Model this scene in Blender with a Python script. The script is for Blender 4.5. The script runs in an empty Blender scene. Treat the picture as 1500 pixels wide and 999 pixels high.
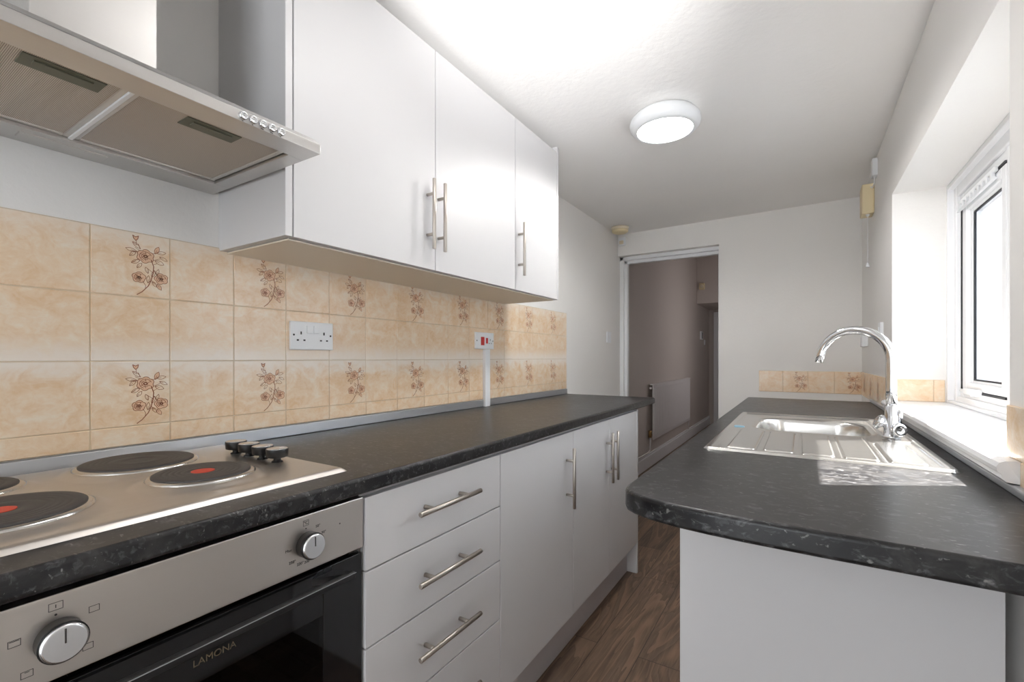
import bpy, bmesh, math, random
from mathutils import Vector, Matrix

C = bpy.context.scene.collection
S = bpy.context.scene
PI = math.pi
R = math.radians

# ------------------------------------------------------------------ camera
cam_d = bpy.data.cameras.new('camera')
cam = bpy.data.objects.new('camera', cam_d)
C.objects.link(cam)
cam_d.sensor_width = 36
cam_d.lens = 677.1 / 1500 * 36
cam_d.shift_y = 24.5 / 1500
cam_d.clip_start = 0.02
cam.location = (1.3177, 0, 1.148)
cam.rotation_euler = (PI / 2, 0, 0.5605)
S.camera = cam

# ------------------------------------------------------------------ world, sun, lights, exposure
S.view_settings.view_transform = 'Standard'
S.view_settings.look = 'None'
S.view_settings.exposure = 0.45
S.view_settings.gamma = 1
S.view_settings.use_curve_mapping = False
S.cycles.use_denoising = True
S.cycles.max_bounces = 12
S.cycles.diffuse_bounces = 8
S.cycles.glossy_bounces = 6
S.cycles.caustics_reflective = False
S.cycles.sample_clamp_indirect = 6

W = bpy.data.worlds.new('sky')
S.world = W
W.use_nodes = True
bg = W.node_tree.nodes['Background']
bg.inputs[0].default_value = (0.88, 0.94, 1.0, 1)
bg.inputs[1].default_value = 3.25

def light(name, kind, loc, rot, energy, color=(1, 1, 1), **k):
    d = bpy.data.lights.new(name, kind)
    d.energy = energy
    d.color = color
    for a, v in k.items():
        setattr(d, a, v)
    o = bpy.data.objects.new(name, d)
    C.objects.link(o)
    o.location = loc
    o.rotation_euler = rot
    return o

el = R(51.3)
sd = Vector((-0.862 * math.cos(el), -0.506 * math.cos(el), -math.sin(el)))
sun = light('sun', 'SUN', (4, 4, 5), sd.to_track_quat('-Z', 'Y').to_euler(), 50, (1, 0.96, 0.9), angle=R(0.6))
# added soft fill light behind the photographer, in front of the unseen back door
light('back_fill', 'AREA', (0.85, -1.36, 1.25), (PI / 2, 0, 0), 4.5, (1.0, 0.96, 0.92),
      shape='RECTANGLE', size=1.1, size_y=1.9)
# the photographer's flash, bounced off the ceiling
fd = (Vector((0.80, 1.00, 2.19)) - Vector((1.28, -0.12, 1.42)))
light('bounce_flash', 'SPOT', (1.28, -0.12, 1.42), fd.to_track_quat('-Z', 'Y').to_euler(), 190, (1.0, 1.0, 1.0),
      shadow_soft_size=0.06, spot_size=R(40), spot_blend=1.0)
# added area light that lifts the closed, windowless room beyond the doorway
light('hall_fill', 'AREA', (1.35, 6.2, 1.5), (0, PI / 2, 0), 5.0, (1.0, 0.95, 0.95),
      shape='RECTANGLE', size=1.2, size_y=1.2)

# ------------------------------------------------------------------ helpers
def BM():
    return bmesh.new()

def box(bm, x0, x1, y0, y1, z0, z1, bev=0.0, seg=2, mat=0):
    x0, x1 = min(x0, x1), max(x0, x1); y0, y1 = min(y0, y1), max(y0, y1); z0, z1 = min(z0, z1), max(z0, z1)
    r = bmesh.ops.create_cube(bm, size=1)
    vs = r['verts']
    for v in vs:
        v.co = Vector(((x0 + x1) / 2 + v.co.x * (x1 - x0), (y0 + y1) / 2 + v.co.y * (y1 - y0), (z0 + z1) / 2 + v.co.z * (z1 - z0)))
    fs = set(f for v in vs for f in v.link_faces)
    for f in fs:
        f.material_index = mat
    if bev > 0:
        es = list(set(e for v in vs for e in v.link_edges))
        bmesh.ops.bevel(bm, geom=es, offset=bev, segments=seg, profile=0.5, affect='EDGES', material=-1)
    return bm

def basis(ax):
    ax = Vector(ax).normalized()
    t = Vector((0, 0, 1)) if abs(ax.z) < 0.9 else Vector((1, 0, 0))
    u = ax.cross(t).normalized()
    return ax, u, ax.cross(u).normalized()

def lathe(bm, o, ax, prof, n=32, mat=0, cap=True):
    """prof = [(radius, height along the axis)]"""
    o = Vector(o); ax, u, w = basis(ax)
    rings = []
    for r, h in prof:
        rings.append([bm.verts.new(o + ax * h + (u * math.cos(2 * PI * i / n) + w * math.sin(2 * PI * i / n)) * r) for i in range(n)])
    for a, b in zip(rings, rings[1:]):
        for i in range(n):
            f = bm.faces.new((a[i], a[(i + 1) % n], b[(i + 1) % n], b[i])); f.material_index = mat; f.smooth = True
    if cap:
        for rg in (rings[0], rings[-1]):
            f = bm.faces.new(rg); f.material_index = mat
    return bm

def rod(bm, a, b, r, n=16, bev=0.0008, mat=0):
    a = Vector(a); b = Vector(b); L = (b - a).length
    return lathe(bm, a, b - a, [(r - bev, 0), (r, bev), (r, L - bev), (r - bev, L)], n, mat)

def tube(bm, pts, r, n=16, mat=0, cap=True):
    pts = [Vector(p) for p in pts]
    rs = r if isinstance(r, (list, tuple)) else [r] * len(pts)
    rings = []
    up = None
    for i, p in enumerate(pts):
        d = (pts[min(i + 1, len(pts) - 1)] - pts[max(i - 1, 0)]).normalized()
        if up is None:
            _, up, _ = basis(d)
        u = (up - d * up.dot(d)).normalized(); up = u
        w = d.cross(u)
        rings.append([bm.verts.new(p + (u * math.cos(2 * PI * k / n) + w * math.sin(2 * PI * k / n)) * rs[i]) for k in range(n)])
    for a, b in zip(rings, rings[1:]):
        for i in range(n):
            f = bm.faces.new((a[i], a[(i + 1) % n], b[(i + 1) % n], b[i])); f.smooth = True; f.material_index = mat
    if cap:
        bm.faces.new(rings[0]).material_index = mat
        bm.faces.new(rings[-1]).material_index = mat
    return bm

def link(name, bm, mats, parent=None, smooth=False):
    me = bpy.data.meshes.new(name)
    bmesh.ops.recalc_face_normals(bm, faces=bm.faces)
    bm.to_mesh(me); bm.free()
    for m in (mats if isinstance(mats, (list, tuple)) else [mats]):
        me.materials.append(m)
    if smooth:
        for p in me.polygons:
            p.use_smooth = True
    o = bpy.data.objects.new(name, me)
    C.objects.link(o)
    if parent is not None:
        o.parent = parent
        p = parent; off = Vector((0, 0, 0))
        while p is not None:
            off += p.location; p = p.parent
        o.location = -off
    return o

def thing(name, label, cat, loc, group=None):
    o = bpy.data.objects.new(name, None)
    C.objects.link(o)
    o.empty_display_size = 0.05
    o.location = loc
    o['label'] = label; o['category'] = cat
    if group: o['group'] = group
    return o

def tag(o, label, cat, group=None):
    o['label'] = label; o['category'] = cat
    if group: o['group'] = group
    return o

def struct(o):
    o['kind'] = 'structure'
    return o

def sub(name, loc, parent):
    """an Empty is not used for parts: parts are meshes; this only returns the parent offset"""
    return parent

def text_mesh(bm, s, size, origin, right, up, depth=0.0004, mat=0, centre=True):
    cu = bpy.data.curves.new('lettering', 'FONT')
    cu.body = s; cu.size = size; cu.extrude = depth / 2
    if centre:
        cu.align_x = 'CENTER'; cu.align_y = 'CENTER'
    o = bpy.data.objects.new('lettering', cu)
    C.objects.link(o)
    dg = bpy.context.evaluated_depsgraph_get()
    me = bpy.data.meshes.new_from_object(o.evaluated_get(dg))
    C.objects.unlink(o); bpy.data.objects.remove(o); bpy.data.curves.remove(cu)
    right = Vector(right).normalized(); up = Vector(up).normalized(); nn = right.cross(up)
    M = Matrix((right, up, nn)).transposed().to_4x4()
    M.translation = Vector(origin)
    me.transform(M)
    n0 = len(bm.faces)
    bm.from_mesh(me)
    bm.faces.ensure_lookup_table()
    for f in bm.faces[n0:]:
        f.material_index = mat
    bpy.data.meshes.remove(me)

# ------------------------------------------------------------------ materials
def srgb(r, g, b):
    def f(c):
        c /= 255
        return c / 12.92 if c <= 0.04045 else ((c + 0.055) / 1.055) ** 2.4
    return (f(r), f(g), f(b), 1)

class Mat:
    def __init__(self, name, col=(0.8, 0.8, 0.8, 1), rough=0.5, metal=0.0, **k):
        self.m = bpy.data.materials.new(name)
        self.m.use_nodes = True
        self.nt = self.m.node_tree
        self.p = self.nt.nodes['Principled BSDF']
        self.p.inputs['Base Color'].default_value = col
        self.p.inputs['Roughness'].default_value = rough
        self.p.inputs['Metallic'].default_value = metal
        for a, v in k.items():
            self.p.inputs[a.replace('_', ' ')].default_value = v
        self.co = None
    def n(self, kind, **k):
        nd = self.nt.nodes.new(kind)
        for a, v in k.items():
            if hasattr(nd, a): setattr(nd, a, v)
            else: nd.inputs[a].default_value = v
        return nd
    def l(self, a, b):
        self.nt.links.new(a, b)
    def coord(self, scale=(1, 1, 1)):
        tc = self.n('ShaderNodeNewGeometry')
        mp = self.n('ShaderNodeMapping')
        self.l(tc.outputs['Position'], mp.inputs['Vector'])
        mp.inputs['Scale'].default_value = scale
        return mp.outputs['Vector']
    def noise(self, scale, detail=4, rough=0.5, vec=None, dist=0.0):
        nd = self.n('ShaderNodeTexNoise')
        nd.inputs['Scale'].default_value = scale
        nd.inputs['Detail'].default_value = detail
        nd.inputs['Roughness'].default_value = rough
        nd.inputs['Distortion'].default_value = dist
        self.l(vec if vec is not None else self.coord(), nd.inputs['Vector'])
        return nd.outputs['Fac']
    def ramp(self, fac, stops):
        nd = self.n('ShaderNodeValToRGB')
        e = nd.color_ramp.elements
        while len(e) > 1: e.remove(e[-1])
        e[0].position = stops[0][0]; e[0].color = stops[0][1]
        for p, c in stops[1:]:
            q = e.new(p); q.color = c
        self.l(fac, nd.inputs['Fac'])
        return nd.outputs['Color']
    def mix(self, fac, a, b, mode='MIX'):
        nd = self.n('ShaderNodeMix', data_type='RGBA', blend_type=mode)
        for sock, v in ((0, fac), (6, a), (7, b)):
            if isinstance(v, (int, float)): nd.inputs[sock].default_value = v
            elif isinstance(v, tuple): nd.inputs[sock].default_value = v
            else: self.l(v, nd.inputs[sock])
        return nd.outputs[2]
    def math(self, op, a, b=0.0, c=None):
        nd = self.n('ShaderNodeMath', operation=op)
        for i, v in enumerate((a, b) if c is None else (a, b, c)):
            if isinstance(v, (int, float)): nd.inputs[i].default_value = v
            else: self.l(v, nd.inputs[i])
        return nd.outputs[0]
    def bump(self, h, strength=0.2, dist=0.001):
        nd = self.n('ShaderNodeBump')
        nd.inputs['Strength'].default_value = strength
        nd.inputs['Distance'].default_value = dist
        self.l(h, nd.inputs['Height'])
        self.l(nd.outputs['Normal'], self.p.inputs['Normal'])

def painted(name, col, rough=0.75, scale=60, strength=0.25, dist=0.002):
    M_ = Mat(name, col, rough)
    M_.bump(M_.noise(scale, 5, 0.6), strength, dist)
    big = M_.noise(2.5, 3)
    c2 = tuple(c * 0.955 for c in col[:3]) + (1,)
    M_.l(M_.mix(big, col, c2), M_.p.inputs['Base Color'])
    return M_.m

m_wall = painted('wall_paint', srgb(239, 237, 234), 0.8, 55, 0.35, 0.002)
m_ceil = painted('ceiling_paint', srgb(242, 240, 238), 0.85, 35, 0.5, 0.003)
m_hall = painted('hall_paint', srgb(205, 196, 190), 0.85, 55, 0.2, 0.002)
m_gloss = Mat('white_gloss_paint', srgb(240, 241, 243), 0.3).m
m_upvc = Mat('white_upvc', srgb(242, 243, 245), 0.25).m
m_door = Mat('satin_grey_white_board', srgb(212, 211, 212), 0.42).m
m_carc = Mat('cabinet_board', srgb(198, 197, 197), 0.5).m
m_plinth = Mat('grey_plinth_board', srgb(200, 196, 197), 0.5).m
m_plast = Mat('white_plastic', srgb(236, 238, 240), 0.3).m
m_cream = Mat('aged_cream_plastic', srgb(226, 210, 172), 0.45).m
m_agedw = Mat('aged_white_plastic', srgb(226, 214, 190), 0.45).m
m_black = Mat('black_plastic', srgb(22, 22, 24), 0.35).m
m_blackg = Mat('black_rubber', srgb(18, 20, 26), 0.6).m
m_red = Mat('red_switch_plastic', srgb(200, 20, 24), 0.35).m
m_olive = Mat('olive_plastic', srgb(92, 92, 76), 0.4).m
m_chrome = Mat('chrome', (0.72, 0.73, 0.75, 1), 0.05, 1.0).m
m_brass = Mat('brass_valve', srgb(150, 120, 80), 0.4, 0.9).m
m_rad = Mat('radiator_enamel', srgb(226, 222, 222), 0.4).m
m_dot = Mat('red_plate_paint', srgb(190, 62, 40), 0.6).m
m_ink = Mat('printed_ink', srgb(50, 48, 48), 0.5).m
m_blue = Mat('blue_protective_film', srgb(120, 165, 185), 0.3).m
m_alu = Mat('brushed_aluminium_strip', (0.52, 0.54, 0.57, 1), 0.38, 0.85).m
m_glow = Mat('lamp_diffuser', (1, 1, 1, 1), 0.4, Emission_Color=(1.0, 0.98, 0.95, 1), Emission_Strength=6.0).m

def brushed(name, col, rough, axis):
    M_ = Mat(name, col, rough, 1.0)
    sc = [220, 220, 220]; sc[axis] = 3
    nf = M_.noise(1.0, 3, 0.6, M_.coord(tuple(sc)))
    M_.l(M_.math('MULTIPLY_ADD', nf, 0.16, rough - 0.08), M_.p.inputs['Roughness'])
    M_.bump(nf, 0.06, 0.0003)
    return M_.m
m_steel = brushed('brushed_steel', (0.64, 0.60, 0.56, 1), 0.36, 1)
m_hood = brushed('hood_steel', (0.60, 0.585, 0.57, 1), 0.34, 1)
m_sink = brushed('sink_steel', (0.62, 0.61, 0.59, 1), 0.22, 0)
m_nickel = brushed('satin_nickel', (0.46, 0.42, 0.375, 1), 0.33, 2)
m_knob = Mat('turned_aluminium', (0.78, 0.79, 0.81, 1), 0.25, 1.0).m

# hood filter: fine woven aluminium mesh
M_ = Mat('filter_mesh', (0.42, 0.38, 0.34, 1), 0.45, 0.7)
wv = M_.n('ShaderNodeTexWave', wave_type='BANDS', bands_direction='Y'); wv.inputs['Scale'].default_value = 150
M_.l(M_.coord(), wv.inputs['Vector'])
wx = M_.n('ShaderNodeTexWave', wave_type='BANDS', bands_direction='X'); wx.inputs['Scale'].default_value = 110
M_.l(M_.coord(), wx.inputs['Vector'])
hh = M_.math('MULTIPLY', wv.outputs['Fac'], M_.math('MULTIPLY_ADD', wx.outputs['Fac'], 0.4, 0.6))
M_.l(M_.ramp(hh, [(0.0, (0.30, 0.26, 0.22, 1)), (0.6, (0.62, 0.57, 0.51, 1))]), M_.p.inputs['Base Color'])
M_.bump(hh, 0.5, 0.001)
m_mesh = M_.m

# cast iron hotplate with faint turned rings
M_ = Mat('cast_iron_plate', srgb(58, 54, 52), 0.55)
M_.bump(M_.noise(300, 2), 0.15, 0.0005)
m_iron = M_.m

# speckled charcoal laminate
M_ = Mat('charcoal_laminate', srgb(50, 50, 51), 0.33, Specular_IOR_Level=0.38)
v0 = M_.coord((1, 1, 1))
n1 = M_.noise(16, 6, 0.65, v0, 0.6)
n2 = M_.noise(1.0, 5, 0.6, M_.coord((45, 85, 85)), 0.8)
n3 = M_.noise(1.0, 3, 0.5, M_.coord((90, 170, 120)), 0.3)
base = M_.ramp(n1, [(0.36, srgb(18, 18, 21)), (0.52, srgb(30, 30, 31)), (0.68, srgb(52, 51, 51))])
base = M_.mix(M_.ramp(n2, [(0.54, (0, 0, 0, 1)), (0.72, (1, 1, 1, 1))]), base, srgb(86, 86, 88))
base = M_.mix(M_.ramp(n3, [(0.66, (0, 0, 0, 1)), (0.75, (1, 1, 1, 1))]), base, srgb(125, 124, 122))
M_.l(base, M_.p.inputs['Base Color'])
M_.l(M_.math('MULTIPLY_ADD', n1, 0.12, 0.27), M_.p.inputs['Roughness'])
M_.bump(n2, 0.05, 0.0005)
m_top = M_.m

# marbled peach tile glaze (paler where two rows of tiles meet at eye height, as printed)
def tile_mat(name, seam_z, top_z):
    M_ = Mat(name, srgb(233, 208, 172), 0.22)
    v = M_.coord((1, 1, 1.25))
    a = M_.noise(16, 6, 0.62, v, 0.9)
    b = M_.noise(46, 4, 0.6, v, 1.6)
    cl = M_.ramp(M_.math('MULTIPLY_ADD', b, 0.35, M_.math('MULTIPLY', a, 0.75)),
                 [(0.40, srgb(229, 195, 156)), (0.55, srgb(235, 209, 178)), (0.70, srgb(238, 222, 200))])
    g = M_.n('ShaderNodeNewGeometry'); sx = M_.n('ShaderNodeSeparateXYZ'); M_.l(g.outputs['Position'], sx.inputs[0])
    wob = M_.math('MULTIPLY_ADD', a, 0.10, -0.05)
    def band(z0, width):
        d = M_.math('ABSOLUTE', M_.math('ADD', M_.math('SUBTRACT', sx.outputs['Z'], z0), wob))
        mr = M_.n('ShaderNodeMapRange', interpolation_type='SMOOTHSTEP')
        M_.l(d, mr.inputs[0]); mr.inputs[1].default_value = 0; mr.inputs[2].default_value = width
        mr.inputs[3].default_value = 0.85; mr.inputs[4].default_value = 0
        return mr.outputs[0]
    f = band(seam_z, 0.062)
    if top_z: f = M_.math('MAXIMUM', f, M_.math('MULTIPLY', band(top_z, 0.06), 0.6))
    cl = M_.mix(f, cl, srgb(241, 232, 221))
    M_.l(cl, M_.p.inputs['Base Color'])
    M_.bump(b, 0.25, 0.0012)
    return M_.m
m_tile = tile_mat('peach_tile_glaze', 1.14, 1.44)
m_tile2 = tile_mat('tan_tile_glaze', 5.0, None)
m_grout = Mat('pale_grout', srgb(214, 194, 166), 0.8).m
m_motif = Mat('flower_print_dark', srgb(146, 84, 54), 0.3).m
m_petal = Mat('flower_print_rose', srgb(224, 182, 148), 0.3).m

# dark oak effect vinyl planks running along the room
M_ = Mat('oak_plank_vinyl', srgb(92, 74, 60), 0.42)
g = M_.n('ShaderNodeNewGeometry')
sx = M_.n('ShaderNodeSeparateXYZ'); M_.l(g.outputs['Position'], sx.inputs[0])
cmb = M_.n('ShaderNodeCombineXYZ'); M_.l(sx.outputs['Y'], cmb.inputs[0]); M_.l(sx.outputs['X'], cmb.inputs[1])
mp = M_.n('ShaderNodeMapping'); M_.l(cmb.outputs[0], mp.inputs[0]); mp.inputs['Location'].default_value = (0.34, 0.045, 0)
bk = M_.n('ShaderNodeTexBrick'); M_.l(mp.outputs[0], bk.inputs['Vector'])
bk.offset = 0.37; bk.inputs['Scale'].default_value = 1.0
bk.inputs['Brick Width'].default_value = 1.05; bk.inputs['Row Height'].default_value = 0.166
bk.inputs['Mortar Size'].default_value = 0.0012; bk.inputs['Mortar Smooth'].default_value = 0.1
bk.inputs['Color1'].default_value = (0, 0, 0, 1); bk.inputs['Color2'].default_value = (1, 1, 1, 1); bk.inputs['Mortar'].default_value = (0.5, 0.5, 0.5, 1)
off = M_.n('ShaderNodeVectorMath', operation='MULTIPLY_ADD')
M_.l(bk.outputs['Color'], off.inputs[0]); off.inputs[1].default_value = (7, 13, 5); M_.l(g.outputs['Position'], off.inputs[2])
mp2 = M_.n('ShaderNodeMapping'); M_.l(off.outputs[0], mp2.inputs[0]); mp2.inputs['Scale'].default_value = (8.0, 1.0, 1)
ring = M_.noise(1.0, 3, 0.5, mp2.outputs[0], 1.1)
rg = M_.math('FRACT', M_.math('MULTIPLY', ring, 10.0))
mp3 = M_.n('ShaderNodeMapping'); M_.l(off.outputs[0], mp3.inputs[0]); mp3.inputs['Scale'].default_value = (150, 7, 1)
fine = M_.noise(1.0, 5, 0.65, mp3.outputs[0], 0.4)
colr = M_.ramp(ring, [(0.30, srgb(92, 75, 63)), (0.48, srgb(136, 113, 94)), (0.58, srgb(114, 96, 83)), (0.74, srgb(158, 130, 105))])
colr = M_.mix(M_.math('MULTIPLY', M_.math('SUBTRACT', 1.0, rg), 0.6), colr, srgb(58, 45, 37))
colr = M_.mix(M_.ramp(fine, [(0.46, (0, 0, 0, 1)), (0.72, (0.55, 0.55, 0.55, 1))]), colr, srgb(146, 122, 100))
tint = M_.ramp(bk.outputs['Color'], [(0.0, (0.78, 0.76, 0.76, 1)), (1.0, (1.12, 1.08, 1.04, 1))])
colr = M_.mix(1.0, colr, tint, 'MULTIPLY')
colr = M_.mix(bk.outputs['Fac'], colr, srgb(40, 32, 27))
M_.l(colr, M_.p.inputs['Base Color'])
M_.bump(fine, 0.12, 0.001)
m_floor = M_.m

# glazing: thin clear glass that still lets the daylight in
def glass(name, tint=(1, 1, 1, 1), refl=0.08):
    m = bpy.data.materials.new(name); m.use_nodes = True
    nt = m.node_tree; nt.nodes.remove(nt.nodes['Principled BSDF'])
    out = nt.nodes['Material Output']
    tr = nt.nodes.new('ShaderNodeBsdfTransparent'); tr.inputs[0].default_value = tint
    gl = nt.nodes.new('ShaderNodeBsdfGlossy'); gl.inputs['Roughness'].default_value = 0.0
    lw = nt.nodes.new('ShaderNodeLayerWeight'); lw.inputs[0].default_value = 0.5
    pw = nt.nodes.new('ShaderNodeMath'); pw.operation = 'POWER'; pw.inputs[1].default_value = 4.0
    nt.links.new(lw.outputs['Facing'], pw.inputs[0])
    fr = nt.nodes.new('ShaderNodeMath'); fr.operation = 'MULTIPLY_ADD'; fr.inputs[1].default_value = 0.75; fr.inputs[2].default_value = 0.03
    nt.links.new(pw.outputs[0], fr.inputs[0])
    mx = nt.nodes.new('ShaderNodeMixShader')
    nt.links.new(fr.outputs[0], mx.inputs[0]); nt.links.new(tr.outputs[0], mx.inputs[1]); nt.links.new(gl.outputs[0], mx.inputs[2])
    nt.links.new(mx.outputs[0], out.inputs[0])
    return m
m_glass = glass('window_glass')
m_oglass = glass('smoked_oven_glass', (0.30, 0.29, 0.28, 1))
m_blackglass = Mat('black_enamelled_glass', (0.006, 0.006, 0.007, 1), 0.06).m
m_cavity = Mat('oven_enamel', srgb(40, 39, 40), 0.35).m
m_render = painted('outside_render', srgb(208, 216, 226), 0.9, 30, 0.2)
m_ground = painted('concrete_yard', srgb(150, 148, 144), 0.9, 30, 0.2)

# ------------------------------------------------------------------ room
FZ = 0.0           # floor level
CL, CR = 2.18, 2.205  # ceiling height at the left and right walls
XR = 1.65             # right wall
YE = 3.78             # far kitchen wall
YB = -1.45            # wall behind the camera
HW = -0.05            # left wall of the room beyond
HE = 8.6

bm = BM(); box(bm, -0.15, 2.0, YB - 0.1, HE + 0.1, FZ - 0.06, FZ)
struct(link('floor', bm, m_floor))
bm = BM()
vs = [bm.verts.new(p) for p in ((-0.15, YB - 0.1, CL), (2.0, YB - 0.1, CR + 0.004), (2.0, YE + 0.06, CR + 0.004), (-0.15, YE + 0.06, CL))]
vt = [bm.verts.new(v.co + Vector((0, 0, 0.1))) for v in vs]
bm.faces.new(vs); bm.faces.new(vt)
for i in range(4): bm.faces.new((vs[i], vs[(i + 1) % 4], vt[(i + 1) % 4], vt[i]))
struct(link('ceiling', bm, m_ceil))
bm = BM(); box(bm, -0.15, 2.0, YE + 0.06, HE + 0.1, 2.70, 2.80)
struct(link('ceiling_hall', bm, m_hall))
bm = BM(); box(bm, -0.12, 0, YB, YE, FZ, CL + 0.02)
struct(link('wall_left', bm, m_wall))
# right wall with the window opening, reveals plastered
WY0, WY1, WZ0, WZ1 = 1.24, 2.59, 0.925, 1.86
bm = BM()
box(bm, XR, 1.94, YB, WY0, FZ, CR + 0.02); box(bm, XR, 1.94, WY1, YE, FZ, CR + 0.02)
box(bm, XR, 1.94, WY0, WY1, FZ, WZ0); box(bm, XR, 1.94, WY0, WY1, WZ1, CR + 0.02)
struct(link('wall_right', bm, m_wall))
# far wall with the doorway opening
DX1, DZ1 = 0.787, 2.003
bm = BM()
box(bm, DX1, 1.95, YE, YE + 0.13, FZ, 2.75); box(bm, -0.15, DX1, YE, YE + 0.13, DZ1, 2.75); box(bm, -0.15, 0.0, YE, YE + 0.13, FZ, DZ1)
struct(link('wall_far', bm, m_wall))
# back wall with an opening for a glazed door
bm = BM()
box(bm, -0.12, 0.25, YB - 0.1, YB, FZ, CR + 0.02); box(bm, 1.45, 1.95, YB - 0.1, YB, FZ, CR + 0.02)
box(bm, 0.25, 1.45, YB - 0.1, YB, 2.15, CR + 0.02)
struct(link('wall_back', bm, m_wall))
dr = thing('door_2', '', '', (0.85, YB - 0.03, FZ))
del dr['label']; del dr['category']; struct(dr)
bm = BM()
box(bm, 0.25, 0.33, YB - 0.08, YB - 0.02, FZ, 2.15, 0.004); box(bm, 1.37, 1.45, YB - 0.08, YB - 0.02, FZ, 2.15, 0.004)
box(bm, 0.33, 1.37, YB - 0.08, YB - 0.02, 2.06, 2.15, 0.004); box(bm, 0.33, 1.37, YB - 0.08, YB - 0.02, FZ, 0.12, 0.004)
box(bm, 0.33, 1.37, YB - 0.08, YB - 0.02, 1.0, 1.07, 0.004)
link('door_frame', bm, m_upvc, dr)
bm = BM(); box(bm, 0.33, 1.37, YB - 0.055, YB - 0.05, 0.12, 2.06)
link('door_glass', bm, m_glass, dr)
# room beyond
bm = BM(); box(bm, HW - 0.1, HW, YE + 0.13, HE, FZ, 2.72)
struct(link('wall_hall_left', bm, m_hall))
bm = BM(); box(bm, -0.15, 2.0, HE, HE + 0.1, FZ, 2.72)
struct(link('wall_hall_far', bm, m_hall))
bm = BM(); box(bm, 1.6, 1.7, YE + 0.13, HE, FZ, 2.72)
struct(link('wall_hall_right', bm, m_hall))
bm = BM(); box(bm, HW, 1.6, 7.5, HE, 1.975, 2.70, 0.004)
struct(link('bulkhead_hall', bm, m_hall))
bm = BM()
box(bm, HW, HW + 0.018, YE + 0.13, HE, FZ, FZ + 0.125, 0.004); box(bm, HW, HW + 0.012, YE + 0.13, HE, FZ + 0.12, FZ + 0.15, 0.004)
struct(link('baseboard_left', bm, m_gloss))
# doorway lining (recessed white frame)
bm = BM()
e = 0.001
box(bm, e, 0.032, YE + 0.05, YE + 0.128, FZ, DZ1 - e, 0.003); box(bm, e, 0.055, YE + 0.085, YE + 0.128, FZ, DZ1 - 0.03, 0.003)
box(bm, DX1 - 0.012, DX1 - e, YE + 0.05, YE + 0.128, FZ, DZ1 - e, 0.003)
box(bm, e, DX1 - e, YE + 0.05, YE + 0.128, DZ1 - 0.03, DZ1 - e, 0.003); box(bm, e, DX1 - e, YE + 0.085, YE + 0.13, DZ1 - 0.055, DZ1 - 0.03, 0.003)
struct(link('door_1', bm, m_gloss))
# far door frame seen at the end of the room beyond
bm = BM()
box(bm, 0.03, 0.10, HE - 0.03, HE, FZ, 1.93, 0.004); box(bm, 0.80, 0.87, HE - 0.03, HE, FZ, 1.93, 0.004); box(bm, 0.10, 0.80, HE - 0.03, HE, 1.86, 1.93, 0.004)
box(bm, 0.10, 0.80, HE - 0.012, HE, FZ + 0.01, 1.86)
struct(link('door_3', bm, m_gloss))

# outside: white rendered wall across a yard
bm = BM(); box(bm, 3.1, 3.3, -3, 14, -0.3, 2.9); struct(link('wall_outside', bm, m_render))
bm = BM(); box(bm, 2.0, 3.1, -3, 14, -0.35, -0.3); struct(link('ground_outside', bm, m_ground))

# ------------------------------------------------------------------ window
win = thing('window_1', '', '', (1.86, 1.915, 0.96)); del win['label']; del win['category']; struct(win)
WX = 1.858
MY0, MY1 = 1.94, 2.025       # mullion
fz0, fz1 = 0.962, 1.86
bm = BM()
def frame_rect(bm, x0, x1, y0, y1, z0, z1, w, bev=0.003):
    box(bm, x0, x1, y0, y0 + w, z0, z1, bev); box(bm, x0, x1, y1 - w, y1, z0, z1, bev)
    box(bm, x0, x1, y0 + w, y1 - w, z0, z0 + w, bev); box(bm, x0, x1, y0 + w, y1 - w, z1 - w, z1, bev)
def frame4(bm, x0, x1, y0, y1, z0, z1, wy0, wy1, wb, wt, bev=0.003):
    box(bm, x0, x1, y0, y0 + wy0, z0, z1, bev); box(bm, x0, x1, y1 - wy1, y1, z0, z1, bev)
    box(bm, x0, x1, y0 + wy0, y1 - wy1, z0, z0 + wb, bev); box(bm, x0, x1, y0 + wy0, y1 - wy1, z1 - wt, z1, bev)
frame4(bm, WX, WX + 0.07, WY0, WY1, fz0, fz1, 0.09, 0.09, 0.056, 0.10)
frame4(bm, WX - 0.012, WX + 0.03, WY0, WY1, fz0, fz1, 0.05, 0.05, 0.032, 0.062, 0.004)
frame4(bm, WX - 0.032, WX, WY0, WY1, fz0, fz1, 0.018, 0.018, 0.012, 0.022, 0.003)
box(bm, WX - 0.004, WX + 0.07, MY0, MY1, fz0 + 0.05, fz1 - 0.05, 0.004)
link('window_frame', bm, m_upvc, win)
sy0, sy1, sz0, sz1 = MY1 + 0.006, WY1 - 0.096, fz0 + 0.062, fz1 - 0.106
bm = BM()
frame4(bm, WX - 0.004, WX + 0.05, sy0, sy1, sz0, sz1, 0.040, 0.052, 0.028, 0.038, 0.004)
frame4(bm, WX + 0.008, WX + 0.05, sy0 + 0.036, sy1 - 0.048, sz0 + 0.024, sz1 - 0.034, 0.020, 0.024, 0.014, 0.016, 0.005)
sash = link('sash', bm, m_upvc, win)
bm = BM()
box(bm, WX - 0.0065, WX + 0.010, sy1 + 0.0015, sy1 + 0.009, sz0 - 0.008, sz1 + 0.008)
box(bm, WX - 0.0065, WX + 0.010, sy0, sy1 + 0.0015, sz0 - 0.008, sz0 - 0.001); box(bm, WX - 0.0065, WX + 0.010, sy0, sy1 + 0.0015, sz1 + 0.001, sz1 + 0.008)
frame4(bm, WX + 0.012, WX + 0.019, sy0 + 0.056, sy1 - 0.072, sz0 + 0.038, sz1 - 0.050, 0.006, 0.006, 0.005, 0.005, 0)
link('gasket', bm, m_blackg, sash)
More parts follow.
